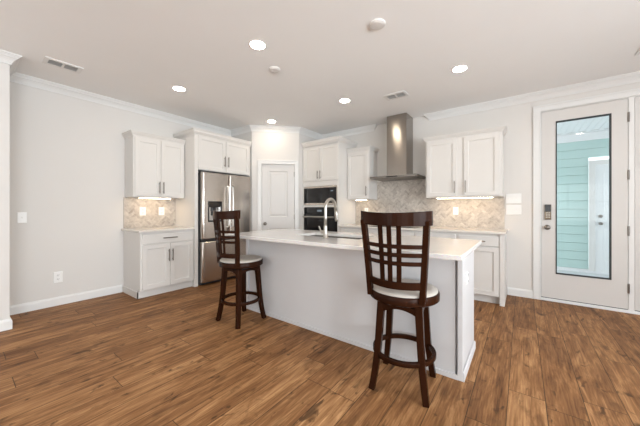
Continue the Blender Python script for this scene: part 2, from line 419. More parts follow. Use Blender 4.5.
for z in (.22, 1.05, 1.86):
    h = MB().box(b-.006, b+.016, yf-.003, yf+.004, z-.045, z+.045); h.lathe([(.006, z-.05), (.006, z+.05)], (b+.006, yf-.006, 0), 'Z', 10).build('hinge', M['nickel'], pd)

# ------------------------------------------------------------------ glazed exterior door unit
casing('trim_4', DX0+.012, DX1-.012, DZ-.010, .078, YB)
th = MB().box(DX0, DX1, YB-.012, YB+.14, 0, .035)
struct(th.build('door_sill', M['white_out'], bevel=.003)).name = 'trim_5'
fr = MB()
fr.box(DX0, DX0+.014, YB, YB+.14, .035, DZ).box(DX1-.014, DX1, YB, YB+.14, .035, DZ).box(DX0+.014, DX1-.014, YB, YB+.14, DZ-.018, DZ)
fr.box(.985, 1.032, YB, YB+.14, .035, DZ-.018)
struct(fr.build('trim_6', M['trim']))
def glazed_leaf(k, x0, x1, hx, label):
    r = struct(empty('door_%d' % k, (x0, YB, .042)), label)
    w = x1-x0; z1 = 2.478-.042; yf, yb = .004, .049
    gx0, gx1, gz0, gz1 = .150, w-.136, .322, 2.287
    s = MB(); s.box(0, gx0, yf, yb, 0, z1).box(gx1, w, yf, yb, 0, z1).box(gx0, gx1, yf, yb, 0, gz0).box(gx0, gx1, yf, yb, gz1, z1)
    s.build('door_slab', M['door'], r)
    f = MB(); e = .007
    for y0, y1 in ((yf-.006, yf+.012), (yb-.012, yb+.006)):
        f.box(gx0-.004, gx0+e, y0, y1, gz0-.004, gz1+.004).box(gx1-e, gx1+.004, y0, y1, gz0-.004, gz1+.004).box(gx0+e, gx1-e, y0, y1, gz0-.004, gz0+e).box(gx0+e, gx1-e, y0, y1, gz1-e, gz1+.004)
    gf = f.build('glass_frame', M['blackframe'], r); gf['label'] = 'thin black frame around the glass'
    MB().box(gx0+.004, gx1-.004, yf+.018, yf+.026, gz0+.004, gz1-.004).build('door_glass', M['glass'], r)
    MB().box(0.0, w, yf-.002, yb, -.012, 0).build('door_sweep', M['blackframe'], r)
    return r, w, yf, z1
dr, w, yf, z1 = glazed_leaf(1, .203, .981, 0, 'white exterior door with full length black framed glass pane')
for z in (.283, .946, 1.595, 2.261):
    h = MB(); zz = z-.042
    h.box(w-.004, w+.016, yf-.004, yf+.003, zz-.052, zz+.052)
    h.lathe([(.0075, zz-.056), (.0075, zz+.056)], (w+.004, yf-.008, 0), 'Z', 12).build('hinge', M['nickel'], dr)
kp = MB(); zc = 1.16-.042; xc = .068
kp.panel(xc-.033, xc+.033, zc-.10, zc+.10, yf, yf-.022, [(.006, .001)])
kp_o = kp.build('keypad_lock', M['bronze'], dr, bevel=.006)
MB().box(xc-.029, xc+.029, yf-.0245, yf-.0215, zc+.005, zc+.094).build('keypad_screen', M['blackglass'], kp_o)
bt = MB()
for i in range(3):
    for j in range(4): bt.lathe([(.005, -.001), (.005, .003)], (xc-.015+.015*i, yf-.0215, zc-.008-.020*j), 'Y', 8)
bt.build('keypad_buttons', M['chrome'], kp_o)
kn = MB().lathe([(.033, -.004), (.033, .006), (.026, .012), (.012, .016), (.011, .036), (.024, .045), (.030, .058), (.027, .070), (.012, .076)], (xc-.006, yf, .96-.042), 'Y', 20).build('door_knob', M['nickel'], dr, smooth=True)
glazed_leaf(4, 1.036, 1.817, 0, 'white fixed glazed leaf beside the exterior door')

# ------------------------------------------------------------------ breezeway behind the door
YP = 7.4
struct(MB().box(-1.6, 4.6, YB+.14, YP+.6, -.14, -.04).build('floor_porch', M['concrete']))
sd = MB(); pitch = .168; z = .02; PDX0, PDX1 = 1.04, 2.12
rows = []
while z < 2.52:
    zt = min(z+pitch, 2.54)
    for x0, x1 in (((-1.6, PDX0), (PDX1, 4.6)) if z < 2.13 else ((-1.6, 4.6),)):
        if z < 2.13 < zt and x0 == -1.6: pass
        sd.quadbox([(x0, YP-.012, z+.005), (x1, YP-.012, z+.005), (x1, YP+.05, z), (x0, YP+.05, z), (x0, YP-.006, zt), (x1, YP-.006, zt), (x1, YP+.05, zt), (x0, YP+.05, zt)])
    z += pitch
struct(sd.build('wall_porch', M['siding']))
struct(MB().box(-1.6, 4.6, YP-.035, YP+.05, 2.54, 2.69).build('trim_7', M['white_out']))
struct(MB().box(-1.6, 4.6, YP-.03, YP+.05, -.04, .02).build('trim_8', M['white_out']))
pc = MB().box(-1.6, 4.6, YB+.14, YP+.6, 2.70, 2.76)
x = -1.6
while x < 4.6:
    pc.box(x, x+.085, YB+.14, YP, 2.693, 2.70); x += .095
struct(pc.build('ceiling_porch', M['white_out']))
vs = MB(); x = -1.5
while x < 4.5:
    vs.box(x, x+.11, YP-.20, YP-.185, 2.690, 2.694).box(x, x+.11, YP-.17, YP-.155, 2.690, 2.694); x += .17
struct(vs.build('trim_9', M['duct']), 'soffit vent slots')
casing('trim_10', 1.13, 2.03, 2.05, .09, YP-.018)
pdr = struct(empty('door_3', (1.13, YP, 0)), 'white panelled door in the teal siding wall outside')
s = MB(); y0 = -.012
s.box(0, .9, y0, .05, -.03, 2.05); s.build('door_slab', M['white_out'], pdr)
for cx_ in (.11, .49):
    for z0, z1 in ((.18, .85), (1.05, 1.92)):
        MB().panel(cx_, cx_+.30, z0, z1, y0+.005, y0-.006, [(.015, .0), (.03, .010), (.05, .003)]).build('door_panel', M['white_out'], pdr)
MB().lathe([(.028, -.01), (.028, .012), (.012, .016), (.012, .04), (.028, .05), (.026, .07), (.01, .075)], (.075, y0, .92), 'Y', 16).build('door_knob', M['nickel'], pdr, smooth=True)
MB().lathe([(.03, -.01), (.03, .015), (.02, .022)], (.075, y0, 1.06), 'Y', 16).build('deadbolt', M['nickel'], pdr, smooth=True)

# ------------------------------------------------------------------ cabinet kit
SH = [(.056, 0), (.0575, .010), (.066, .0125)]
def handle(parent, x, y, z, length, vertical=True, m=None):
    h = MB(); L = length/2; out = .030
    if vertical:
        h.tube([(x, y-out, z-L), (x, y-out, z+L)], .0075, 10)
        for s_ in (-1, 1): h.tube([(x, y+.001, z+s_*(L-.025)), (x, y-out, z+s_*(L-.025))], .0048, 8)
    else:
        h.tube([(x-L, y-out, z), (x+L, y-out, z)], .0075, 10)
        for s_ in (-1, 1): h.tube([(x+s_*(L-.025), y+.001, z), (x+s_*(L-.025), y-out, z)], .0048, 8)
    o = h.build('handle', m or M['nickel'], parent); smooth_angle(o); o['label'] = 'brushed nickel bar handle'; return o
def cab_door(root, x0, x1, z0, z1, yfront, hx=None, hz=None, hl=.17):
    pass
    o = MB().panel(x0, x1, z0, z1, yfront, yfront-.020, SH).build('door', M['cab'], root)
    if hx is not None: handle(o, hx, yfront-.020, hz, hl)
    return o
def cab_drawer(root, x0, x1, z0, z1, yfront, hl=.19, flat=True):
    o = MB().panel(x0, x1, z0, z1, yfront, yfront-.020, [(.004, 0)] if flat else SH).build('drawer', M['cab'], root)
    handle(o, (x0+x1)/2, yfront-.020, (z0+z1)/2, hl, False); return o
def crown_prof(zb, hh=.058, out=.040):
    return [(0, zb-.012), (.008, zb-.012), (.010, zb+.004), (.018, zb+.010), (.034, zb+.036), (out-.008, zb+hh-.018), (out, zb+hh-.012), (out, zb+hh), (0, zb+hh)]

# ---- left wall, rotated so that local -y faces +x of the room
R90 = PI/2
t = thing('wall_cabinet', 'white two door wall cabinet on the left wall above the small counter', 'cabinet', (XL+.002, 1.487, 1.37), R90, 'white wall cabinets')
w, d, h = .715, .31, .885
MB().box(0, w, -d, 0, .018, h).box(0, w, -d, -d+.02, 0, .018).box(0, .018, -d+.02, 0, 0, .018).box(w-.018, w, -d+.02, 0, 0, .018).build('body', M['cab'], t, bevel=.0015)
cab_door(t, .018, .355, .018, h-.045, -d, .330, .145); cab_door(t, .359, w-.016, .018, h-.045, -d, .385, .145)
def add_crown(root, w, d, zb, left=True, right=True, hh=.058, out=.040, dl=0, dr_=0):
    pts = []
    if left: pts.append((0, -dl))
    pts += [(0, -d), (w, -d)]
    if right: pts.append((w, -dr_))
    # walking left side -> front -> right side keeps the cabinet on the left and the room on the right
    mb = MB().sweep(pts, crown_prof(zb, hh, out))
    mb.box(.002, w-.002, -d+.002, -.002, zb+.02, zb+hh-.004)
    return mb.build('crown_molding', M['cab'], root)
add_crown(t, w, d, h-.02, True, False)

t = thing('base_cabinet', 'white base cabinet with one drawer and two doors against the left wall', 'cabinet', (XL+.002, 1.472, 0), R90)
w, d, h = .733, .59, .885
def base_body(root, w, d, h, side=True, toe=.07):
    m = MB().box(0, w, -d, 0, .10, h).box(.0, w, -d+toe, 0, 0, .10)
    m.build('body', M['cab'], root, bevel=.0015)
    MB().box(-.012 if side else 0, w, -d+toe-.012, -d+toe, 0, .095).build('toe_kick', M['cab'], root)
base_body(t, w, d, h)
MB().box(-.012, 0, -d+.058, 0, 0, .085).build('skirting', M['cab'], t)
cab_drawer(t, .024, w-.02, .730, .862, -d)
cab_door(t, .024, .374, .118, .716, -d, .352, .55); cab_door(t, .378, w-.02, .118, .716, -d, .402, .55)
ct = MB().box(XL+.002, -4.012, 1.440, 2.204, .886, .916).build('countertop', M['quartz2'], bevel=.004); tag(ct, 'small quartz countertop, warm light painted in, on the left base cabinet beside the refrigerator', 'countertop')

t = thing('refrigerator_cabinet', 'tall white cabinet surround with two doors above the refrigerator', 'cabinet', (XL+.002, 2.207, 0), R90)
w, d = 1.063, .59
MB().box(0, .020, -d-.02, 0, 0, 2.36).box(.020, .056, -d-.02, -d, 0, 2.36).build('side_panel', M['cab'], t, bevel=.0015)
MB().box(w-.022, w, -d-.02, 0, 0, 2.36).build('side_panel', M['cab'], t, bevel=.0015)
MB().box(.020, w-.022, -d, 0, 1.815, 2.36).build('body', M['cab'], t)
cab_door(t, .060, .551, 1.822, 2.352, -d, .520, 1.995); cab_door(t, .557, w-.024, 1.822, 2.352, -d, .590, 1.995)
add_crown(t, w, d+.02, 2.355, True, False, .080, .044)

# ---- refrigerator
t = thing('refrigerator', 'stainless steel french door refrigerator with water dispenser', 'refrigerator', (XL+.03, 2.285, 0), R90)
w = .945; D = .58; df = .665       # body depth, door front
MB().box(.004, w-.004, -D, 0, .03, 1.77).box(.03, w-.03, -D+.04, -.05, 0, .03).build('body', M['greyside'], t, bevel=.004)
def fridge_door(name, x0, x1, z0, z1, hole=None):
    m = MB(); n = 12; rs = []
    # gently bowed front with rounded edges
    def prof(x):
        u = (x-x0)/(x1-x0); e = min(u, 1-u)*(x1-x0)
        r = .03; edge = r-math.sqrt(max(0, r*r-(r-min(e, r))**2))
        return -df + edge*.8 - .006*math.sin(PI*u)
    xs = [x0, x0+.003, x0+.008, x0+.016, x0+.03]+[x0+.03+(x1-x0-.06)*i/n for i in range(1, n)]+[x1-.03, x1-.016, x1-.008, x1-.003, x1]
    if hole:
        xs = sorted(set([x for x in xs if abs(x-hole[0]) > .012 and abs(x-hole[1]) > .012]+[hole[0], hole[1]]))
    zs_ = [z0, z0+.006]+([hole[2], hole[3]] if hole else [])+[z1-.006, z1]
    g = []
    for z in zs_:
        inset = .006 if z in (z0, z1) else 0
        g.append([m.bm.verts.new((x, prof(x)+inset, z)) for x in xs])
    for a in range(len(zs_)-1):
        for b in range(len(xs)-1):
            if hole and zs_[a] >= hole[2]-1e-6 and zs_[a+1] <= hole[3]+1e-6 and xs[b] >= hole[0]-1e-6 and xs[b+1] <= hole[1]+1e-6: continue
            m.bm.faces.new((g[a][b], g[a][b+1], g[a+1][b+1], g[a+1][b]))
    yb = -D-.004
    back = [[m.bm.verts.new((x, yb, z)) for x in xs] for z in (z0, z1)]
    for b in range(len(xs)-1):
        m.bm.faces.new((back[0][b], back[0][b+1], g[0][b+1], g[0][b])); m.bm.faces.new((g[-1][b], g[-1][b+1], back[1][b+1], back[1][b])); m.bm.faces.new((back[0][b+1], back[0][b], back[1][b], back[1][b+1]))
    for s_ in (0, -1):
        col = [r[s_] for r in g]; loop = col+[back[1][s_], back[0][s_]]; m.bm.faces.new(loop)
    o = m.build(name, M['steel'], t); smooth_angle(o, 35); return o
HO = (.100, .330, 1.005, 1.315)
dl = fridge_door('door', .004, .478, .735, 1.775, HO)
drr = fridge_door('door', .486, w-.004, .735, 1.775)
fz = fridge_door('freezer_drawer', .004, w-.004, .055, .685)
for o, hx, s_ in ((dl, .446, -1), (drr, .518, 1)):
    pts = [(hx, -df-.002, .90), (hx, -df-.045, .915)]+[(hx+s_*.0*i, -df-.050-.012*math.sin(PI*i/10), .93+.62*i/10) for i in range(11)]+[(hx, -df-.045, 1.565), (hx, -df-.002, 1.58)]
    hb = MB().bar(pts, .022, .016, side=(1, 0, 0)).build('handle', M['bright'], o, bevel=.004)
x0, x1, z0, z1 = HO
dp = MB(); yd = -df-.008
dp.box(x0-.008, x1+.008, yd, yd+.02, z1-.085, z1+.008).box(x0-.008, x0+.01, yd, yd+.02, z0-.008, z1-.085).box(x1-.01, x1+.008, yd, yd+.02, z0-.008, z1-.085).box(x0+.01, x1-.01, yd, yd+.02, z0-.008, z0+.012)
dpo = dp.build('dispenser', M['blackglass'], dl, bevel=.002); dpo['label'] = 'black water and ice dispenser'
MB().box(x0, x1, yd+.062, yd+.066, z0, z1).box(x0, x0+.003, yd+.02, yd+.062, z0, z1).box(x1-.003, x1, yd+.02, yd+.062, z0, z1).box(x0, x1, yd+.02, yd+.062, z0, z0+.004).build('dispenser_recess', M['steelh'], dl)
MB().box((x0+x1)/2-.03, (x0+x1)/2+.03, yd+.03, yd+.055, z1-.15, z1-.085).box((x0+x1)/2-.022, (x0+x1)/2+.022, yd+.035, yd+.042, z0+.09, z1-.15).build('dispenser_paddle', M['dark'], dl)
MB().box(.0, w, -D-.055, -D, .690, .730).build('drawer_gap', M['dark'], t)
MB().box(.02, w-.02, -D-.03, -D, .012, .05).build('toe_grille', M['dark'], t)
for q in (.01, w-.12): MB().box(q, q+.11, -D-.06, -D+.04, 1.776, 1.79).build('hinge_cover', M['greyside'], t, bevel=.003)

# ---- oven tower
OX0, OX1 = -3.405, -2.585
t = thing('oven_cabinet', 'tall white cabinet tower housing the microwave and wall oven', 'cabinet', (OX0, YB-.002, 0))
w = OX1-OX0; d = .59
b = MB(); b.box(0, .028, -d-.02, 0, .10, 2.40).box(w-.028, w, -d-.02, 0, 0, 2.40).box(.028, w-.028, -.02, 0, .10, 2.40)
b.box(.028, w-.028, -d, -.02, 1.70, 2.40).box(.028, w-.028, -d, -.02, .10, .46)
b.box(.028, w-.028, -d-.012, -.3, 1.235, 1.272).box(0, w-.028, -d+.06, 0, 0, .10)
b.build('body', M['cab'], t, bevel=.0015)
MB().box(.028, w-.028, -d-.016, -d, 1.625, 1.705).build('filler_panel', M['cab'], t, bevel=.002)
cab_door(t, .024, .398, 1.722, 2.362, -d-.004, .372, 1.83, .15); cab_door(t, .404, w-.022, 1.722, 2.362, -d-.004, .430, 1.83, .15)
cab_drawer(t, .024, w-.022, .13, .45, -d-.004)
add_crown(t, w, d+.02, 2.395, False, True, .072, .044)

t = thing('microwave', 'built in black glass microwave above the wall oven', 'microwave', (OX0, YB-.002, 1.274))
x0, x1 = .036, w-.052
MB().box(.032, w-.032, -d+.0, -.1, 0.0, .345).build('body', M['dark'], t)
MB().panel(x0, x1-.17, .038, .315, -d, -d-.030, [(.004, 0)]).build('door', M['blackglass'], t)
MB().panel(x1-.168, x1, .038, .315, -d, -d-.028, [(.004, 0)]).build('control_panel', M['blackglass'], t)
MB().box(x1-.11, x1-.06, -d-.0300, -d-.028, .245, .262).build('clock_display', M['display'], t)
tr = MB().box(.030, w-.030, -d-.018, -d-.002, .002, .036).box(.030, w-.030, -d-.018, -d-.002, .317, .345)
tr.box(.030, x0-.002, -d-.018, -d-.002, .036, .317).box(x1+.002, w-.030, -d-.018, -d-.002, .036, .317).build('trim_kit', M['steel'], t, bevel=.0015)

t = thing('wall_oven', 'black glass and steel wall oven under the microwave', 'oven', (OX0, YB-.002, .462))
MB().box(.032, w-.032, -d, -.1, 0, .77).build('body', M['dark'], t)
MB().panel(x0, x1, .650, .765, -d, -d-.024, [(.004, 0)]).build('control_panel', M['blackglass'], t)
MB().box((x0+x1)/2-.05, (x0+x1)/2+.05, -d-.0265, -d-.024, .69, .72).build('clock_display', M['display'], t)
od = MB().panel(x0, x1, .03, .642, -d, -d-.030, [(.004, 0)]).build('door', M['blackglass'], t)
MB().box(x0+.002, x1-.002, -d-.033, -d-.029, .560, .640).build('door_band', M['blackglass'], od)
hb = MB().tube([(x0+.02, -d-.075, .592), (x1-.02, -d-.075, .592)], .017, 12)
for xx in (x0+.06, x1-.06): hb.tube([(xx, -d-.028, .592), (xx, -d-.075, .592)], .009, 8)
smooth_angle(hb.build('handle', M['chrome'], od))

# ---- small wall cabinet, hood, right wall cabinet
t = thing('wall_cabinet', 'narrow white single door wall cabinet between oven tower and range hood', 'cabinet', (-2.583, YB-.002, 1.37), 0, 'white wall cabinets')
w, d, h = .447, .32, .885
def wall_body(root, w, d, h):
    MB().box(0, w, -d, 0, .018, h).box(0, w, -d, -d+.02, 0, .018).box(0, .018, -d+.02, 0, 0, .018).box(w-.018, w, -d+.02, 0, 0, .018).build('body', M['cab'], root, bevel=.0015)
wall_body(t, w, d, h)
cab_door(t, .020, w-.018, .018, h-.045, -d, w-.044, .145)
add_crown(t, w, d, h-.02, False, True)
t = thing('wall_cabinet', 'white two door wall cabinet right of the range hood', 'cabinet', (-1.187, YB-.002, 1.37), 0, 'white wall cabinets')
w = .98
wall_body(t, w, d, h)
cab_door(t, .022, .435, .018, h-.045, -d, .410, .145); cab_door(t, .525, w-.034, .018, h-.045, -d, .550, .145)
add_crown(t, w, d, h-.02, True, True)

t = thing('range_hood', 'stainless steel chimney range hood on the back wall', 'range hood', (-1.645, YB-.012, 1.695))
MB().box(-.165, .165, -.325, 0, .05, H-1.695-.002).build('chimney', M['hood'], t, bevel=.002)
cp = MB(); 
cp.quadbox([(-.38, -.52, 0), (.38, -.52, 0), (.38, 0, 0), (-.38, 0, 0), (-.38, -.52, .035), (.38, -.52, .035), (.38, 0, .035), (-.38, 0, .035)])
cp.quadbox([(-.375, -.515, .035), (.375, -.515, .035), (.375, 0, .035), (-.375, 0, .035), (-.20, -.36, .056), (.20, -.36, .056), (.20, 0, .056), (-.20, 0, .056)])
cp.build('canopy', M['canopy'], t, bevel=.002)
MB().box(-.33, -.01, -.46, -.08, -.006, 0).build('grease_filter', M['nickel'], t); MB().box(.01, .33, -.46, -.08, -.006, 0).build('grease_filter', M['nickel'], t)
MB().box(-.09, .09, -.5225, -.52, .010, .026).build('control_strip', M['blackglass'], t)

# ---- back base run
def unit(label, x0, x1, fronts, group='white base cabinets along the back wall'):
    t = thing('base_cabinet', label, 'cabinet', (x0, YB-.002, 0), 0, group); w = x1-x0; d = .59
    base_body(t, w, d, .885, side=False)
    fronts(t, w, d); return t
def f_drawers(t, w, d):
    cab_drawer(t, .018, w-.018, .730, .862, -d); cab_drawer(t, .018, w-.018, .43, .716, -d, flat=False); cab_drawer(t, .018, w-.018, .118, .416, -d, flat=False)
def f_two(t, w, d):
    cab_drawer(t, .018, w-.018, .730, .862, -d); q = w/2
    cab_door(t, .018, q-.002, .118, .716, -d, q-.03, .55); cab_door(t, q+.002, w-.018, .118, .716, -d, q+.03, .55)
def f_one(t, w, d):
    cab_drawer(t, .020, w-.058, .730, .852, -d, .17)
    cab_door(t, .020, w-.058, .105, .716, -d, .05, .55)
    MB().box(w-.052, w, -d-.020, -d+.05, 0, .885).build('corner_post', M['cab'], t, bevel=.002)
unit('white three drawer base cabinet beside the oven tower', -2.583, -2.03, f_drawers)
unit('white base cabinet with drawer and two doors under the cooktop', -2.03, -1.27, f_two)
unit('white base cabinet with drawer and two doors right of the cooktop', -1.27, -.705, f_two)
unit('white base cabinet at the right end of the back wall, next to the door', -.705, -.172, f_one)
ct = MB().box(-2.583, -.155, 4.003, YB-.002, .886, .916).build('countertop', M['quartz2'], bevel=.004); tag(ct, 'long quartz countertop, warm light painted in, along the back wall under the hood', 'countertop')
t = thing('cooktop', 'black glass cooktop set on the back counter below the hood', 'cooktop', (-1.65, 4.32, .916))
MB().box(-.375, .375, -.255, .255, 0, .008).build('glass_top', M['blackglass'], t, bevel=.003)
for bx_, by_, br in ((-.22, -.11, .09), (-.22, .12, .075), (.2, -.11, .075), (.2, .12, .10)):
    MB().lathe([(br, .0081), (br, .0088), (br-.004, .0088), (br-.004, .0081)], (bx_, by_, 0), 'Z', 32, False, False).build('burner_ring', M['greyside'], t)
for i in range(4): MB().lathe([(.018, .008), (.018, .024), (.014, .028)], (-.09+.06*i, -.225, 0), 'Z', 14).build('knob', M['nickel'], t)

# ---- herringbone backsplashes
def clip(poly, x0, x1, z0, z1):
    def cl(p, inside, inter):
        out = []
        for i in range(len(p)):
            a, b = p[i-1], p[i]
            if inside(b):
                if not inside(a): out.append(inter(a, b))
                out.append(b)
            elif inside(a): out.append(inter(a, b))
        return out
    for ax, lim, s_ in ((0, x0, 1), (0, x1, -1), (1, z0, 1), (1, z1, -1)):
        ins = lambda q: s_*(q[ax]-lim) >= 0
        def it(a, b):
            k = (lim-a[ax])/(b[ax]-a[ax]); return tuple(a[i]+(b[i]-a[i])*k for i in (0, 1))
        poly = cl(poly, ins, it)
        if len(poly) < 3: return []
    return poly
def backsplash(rects, label, loc, rz):
    Wt, K, g = .034, 3, .0008
    bm = bmesh.new(); lay = bm.loops.layers.float_color.new('tone'); rnd = random.Random(5)
    ca = math.cos(PI/4)
    X0 = min(r[0] for r in rects); X1 = max(r[1] for r in rects); Z1 = max(r[3] for r in rects)
    n = int((X1-X0+Z1)/Wt)+8
    seen = set()
    for i in range(-n, n):
        for j in range(-n, n):
            tt = (i-j) % (2*K)
            if tt == 0: a = (i, j, i+K, j+1)
            elif tt == 2*K-1: a = (i, j, i+1, j+K)
            else: continue
            x0, y0, x1, y1 = a[0]*Wt+g, a[1]*Wt+g, a[2]*Wt-g, a[3]*Wt-g
            poly = [((x-y)*ca, (x+y)*ca) for x, y in ((x0, y0), (x1, y0), (x1, y1), (x0, y1))]
            cx_ = (X0+X1)/2
            poly = [(p[0]+cx_, p[1]+.2) for p in poly]
            c = (rnd.random(), rnd.random(), rnd.random(), 1)
            for r in rects:
                q = clip(poly, *r)
                if len(q) < 3: continue
                f = bm.faces.new([bm.verts.new((p[0], -.010, p[1])) for p in q])
                ex = bmesh.ops.extrude_face_region(bm, geom=[f])
                vs_ = [e for e in ex['geom'] if isinstance(e, bmesh.types.BMVert)]
                for v in vs_: v.co.y += .004
                fs = set(f for v in vs_ for f in v.link_faces) | {f}
                for ff in fs:
                    for lp in ff.loops: lp[lay] = c
    bmesh.ops.recalc_face_normals(bm, faces=bm.faces)
    me = bpy.data.meshes.new('tiles'); bm.to_mesh(me); bm.free(); me.materials.append(M['tile'])
    t = thing('tile_backsplash', label, 'backsplash', loc, rz)
    o = bpy.data.objects.new('tiles', me); C.objects.link(o); o.parent = t
    gm = MB()
    for r in rects: gm.box(r[0], r[1], -.008, 0, r[2], r[3])
    gm.build('grout', M['grout'], t)
    return t
backsplash([(0, .735, 0, .452)], 'herringbone marble tile backsplash on the left wall over the small counter', (XL+.0015, 1.470, .917), R90)
backsplash([(0, .447, 0, .452), (.447, 1.395, 0, .776), (1.395, 2.385, 0, .452)], 'long herringbone marble tile backsplash on the back wall under the hood', (-2.583, YB-.0015, .917), 0)

# ---- strip lights under the wall cabinets
def strip(label, loc, rz, L):
    t = thing('strip_light', label, 'light', loc, rz, 'strip lights under the wall cabinets')
    MB().box(0, L, -.022, .022, -.010, .0).build('housing', M['plastic'], t)
    MB().box(.006, L-.006, -.017, .017, -.014, -.010).build('diffuser', M['strip'], t)
strip('lit strip light under the left wall cabinet', (-4.45, 1.60, 1.370), R90, .44)
strip('lit strip light under the narrow wall cabinet beside the hood', (-2.46, 4.42, 1.370), 0, .22)
strip('lit strip light under the wall cabinet right of the hood', (-1.055, 4.42, 1.370), 0, .74)

# ---- outlets and switches
def outlet(label, loc, rz, group=None, wd=.074, hh=.118, kind='outlet', gangs=1, s=1.0):
    t = thing('outlet' if kind == 'outlet' else 'light_switch', label, 'outlet' if kind == 'outlet' else 'light switch', loc, rz, group)
    W2 = (wd+.046*(gangs-1))/2
    MB().panel(-W2, W2, -hh/2, hh/2, 0, -.008, [(.006, -.001)]).build('cover_plate', M['plastic'], t)
    for g in range(gangs):
        gx = -.046*(gangs-1)/2+.046*g
        if kind == 'outlet':
            for zz in (-.024, .024):
                q = MB().lathe([(.0165, 0.004), (.0165, .0095), (.0155, .0100)], (gx, 0, zz), 'Y', 20).build('socket', M['plastic'], t)
                MB().box(gx-.008, gx-.005, -.0108, -.0095, zz-.004, zz+.008).box(gx+.005, gx+.008, -.0108, -.0095, zz-.004, zz+.008).box(gx-.002, gx+.002, -.0108, -.0095, zz-.011, zz-.007).build('slots', M['slot'], q)
        else:
            MB().quadbox([(gx-.005, -.006, -.010), (gx+.005, -.006, -.010), (gx+.005, -.006, .012), (gx-.005, -.006, .012), (gx-.004, -.018, .003), (gx+.004, -.018, .003), (gx+.004, -.015, .013), (gx-.004, -.015, .013)]).build('toggle', M['plastic'], t)
    return t
outlet('white light switch on the bare left wall', (XL, .473, 1.10), R90, kind='switch', wd=.078, hh=.125)
outlet('white outlet low on the left wall near the baseboard', (XL, .778, .35), R90, wd=.085, hh=.135)
outlet('white outlet on the left backsplash, farther from the refrigerator', (XL+.010, 1.716, 1.165), R90, 'outlets on the left backsplash', wd=.085, hh=.13)
outlet('white outlet on the left backsplash, nearer the refrigerator', (XL+.010, 1.985, 1.165), R90, 'outlets on the left backsplash', wd=.085, hh=.13)
outlet('white outlet on the tiles beside the oven tower', (-2.35, YB-.010, 1.16), 0)
outlet('white outlet on the right backsplash under the two door wall cabinet', (-.825, YB-.010, 1.17), 0)
outlet('upper white triple switch plate left of the exterior door', (-.095, YB, 1.345), 0, 'switch plates by the door', wd=.082, hh=.135, kind='switch', gangs=3)
outlet('lower white triple switch plate left of the exterior door', (-.095, YB, 1.190), 0, 'switch plates by the door', wd=.082, hh=.135, kind='switch', gangs=3)

# ------------------------------------------------------------------ island
IX0, IX1, IY0, IY1 = -2.68, -.330, 2.105, 2.68
t = thing('kitchen_island', 'long white kitchen island base under the quartz top', 'island', ((IX0+IX1)/2, (IY0+IY1)/2, 0))
ox, oy = (IX0+IX1)/2, (IY0+IY1)/2
def ib(name, x0, x1, y0, y1, z0, z1, bev=.0015, mm='island', lab=None):
    o = MB().box(x0-ox, x1-ox, y0-oy, y1-oy, z0, z1).build(name, M[mm], t, bevel=bev); return o
MB().box(IX0+.045-ox, IX1-.050-ox, IY0+.012-oy, IY0+.030-oy, 0, .886).box(IX0+.022-ox, IX1-.022-ox, IY0+.046-oy, IY0+.052-oy, 0, .886).build('front_panel', M['island'], t)
ib('corner_post', IX1-.034, IX1, IY0, IY0+.020, 0, .886, .003)
ib('corner_post', IX0, IX0+.042, IY0, IY0+.020, 0, .886, .003)
ib('end_panel', IX1-.022, IX1-.004, IY0+.0205, IY1, 0, .886)
ib('end_panel', IX0+.004, IX0+.022, IY0+.0205, IY1, 0, .886)
ib('rear_panel', IX0+.022, IX1-.022, IY1-.02, IY1, .10, .886)
ib('shoe_molding', IX0+.042, IX1-.030, IY0-.001, IY0+.012, 0, .035)
SKP = [(0, 0), (.009, 0), (.009, .055), (.004, .064), (0, .066)]
MB().sweep([(IX0-ox, IY1-oy), (IX0-ox, IY0+.001-oy)], SKP).build('skirting', M['island'], t)
MB().sweep([(IX1-ox, IY0+.001-oy), (IX1-ox, IY1-oy)], SKP).build('skirting', M['island'], t)
# doors on the working side
nx = 4; ww = (IX1-IX0-.06)/nx
for i in range(nx):
    x0 = IX0+.03+ww*i-ox
    o = MB().panel(-(x0+ww-.006), -(x0+.006), .12, .87, 0, -.02, SH).build('door', M['island'], t)
    o.rotation_euler = (0, 0, PI); o.location = (0, IY1-oy, 0)
    handle(o, -(x0+ww/2)+(ww/2-.05)*(1 if i % 2 else -1), -.02, .72, .17)

# quartz top with a sink cut-out
SX0, SX1, SY0, SY1 = -2.02, -1.22, 2.25, 2.625
CX0, CX1, CY0, CY1 = -2.72, -.292, 1.82, 2.84
mb = MB()
def rr(x0, x1, y0, y1, z): return [(x0, y0, z), (x1, y0, z), (x1, y1, z), (x0, y1, z)]
e = .004
mb.rings([rr(SX0, SX1, SY0, SY1, .886), rr(SX0, SX1, SY0, SY1, .916), rr(CX0+e, CX1-e, CY0+e, CY1-e, .918), rr(CX0, CX1, CY0, CY1, .918-e), rr(CX0, CX1, CY0, CY1, .890), rr(CX0+.002, CX1-.002, CY0+.002, CY1-.002, .886), rr(SX0, SX1, SY0, SY1, .886)], False, False)
ct = mb.build('countertop', M['quartz']); tag(ct, 'glossy white quartz countertop overhanging the kitchen island', 'countertop')
t = thing('sink', 'stainless undermount sink set in the island countertop', 'sink', ((SX0+SX1)/2, (SY0+SY1)/2, .68))
hx, hy = (SX1-SX0)/2, (SY1-SY0)/2
MB().rings([rr(-hx-.02, hx+.02, -hy-.02, hy+.02, .205), rr(-hx+.002, hx-.002, -hy+.002, hy-.002, .205), rr(-hx+.006, hx-.006, -hy+.006, hy-.006, .04), rr(-hx+.03, hx-.03, -hy+.03, hy-.03, .006)], False, True).build('basin', M['steelh'], t)
MB().lathe([(.045, .0065), (.045, .010), (.030, .008)], (0, 0, 0), 'Z', 20).build('drain', M['chrome'], t)

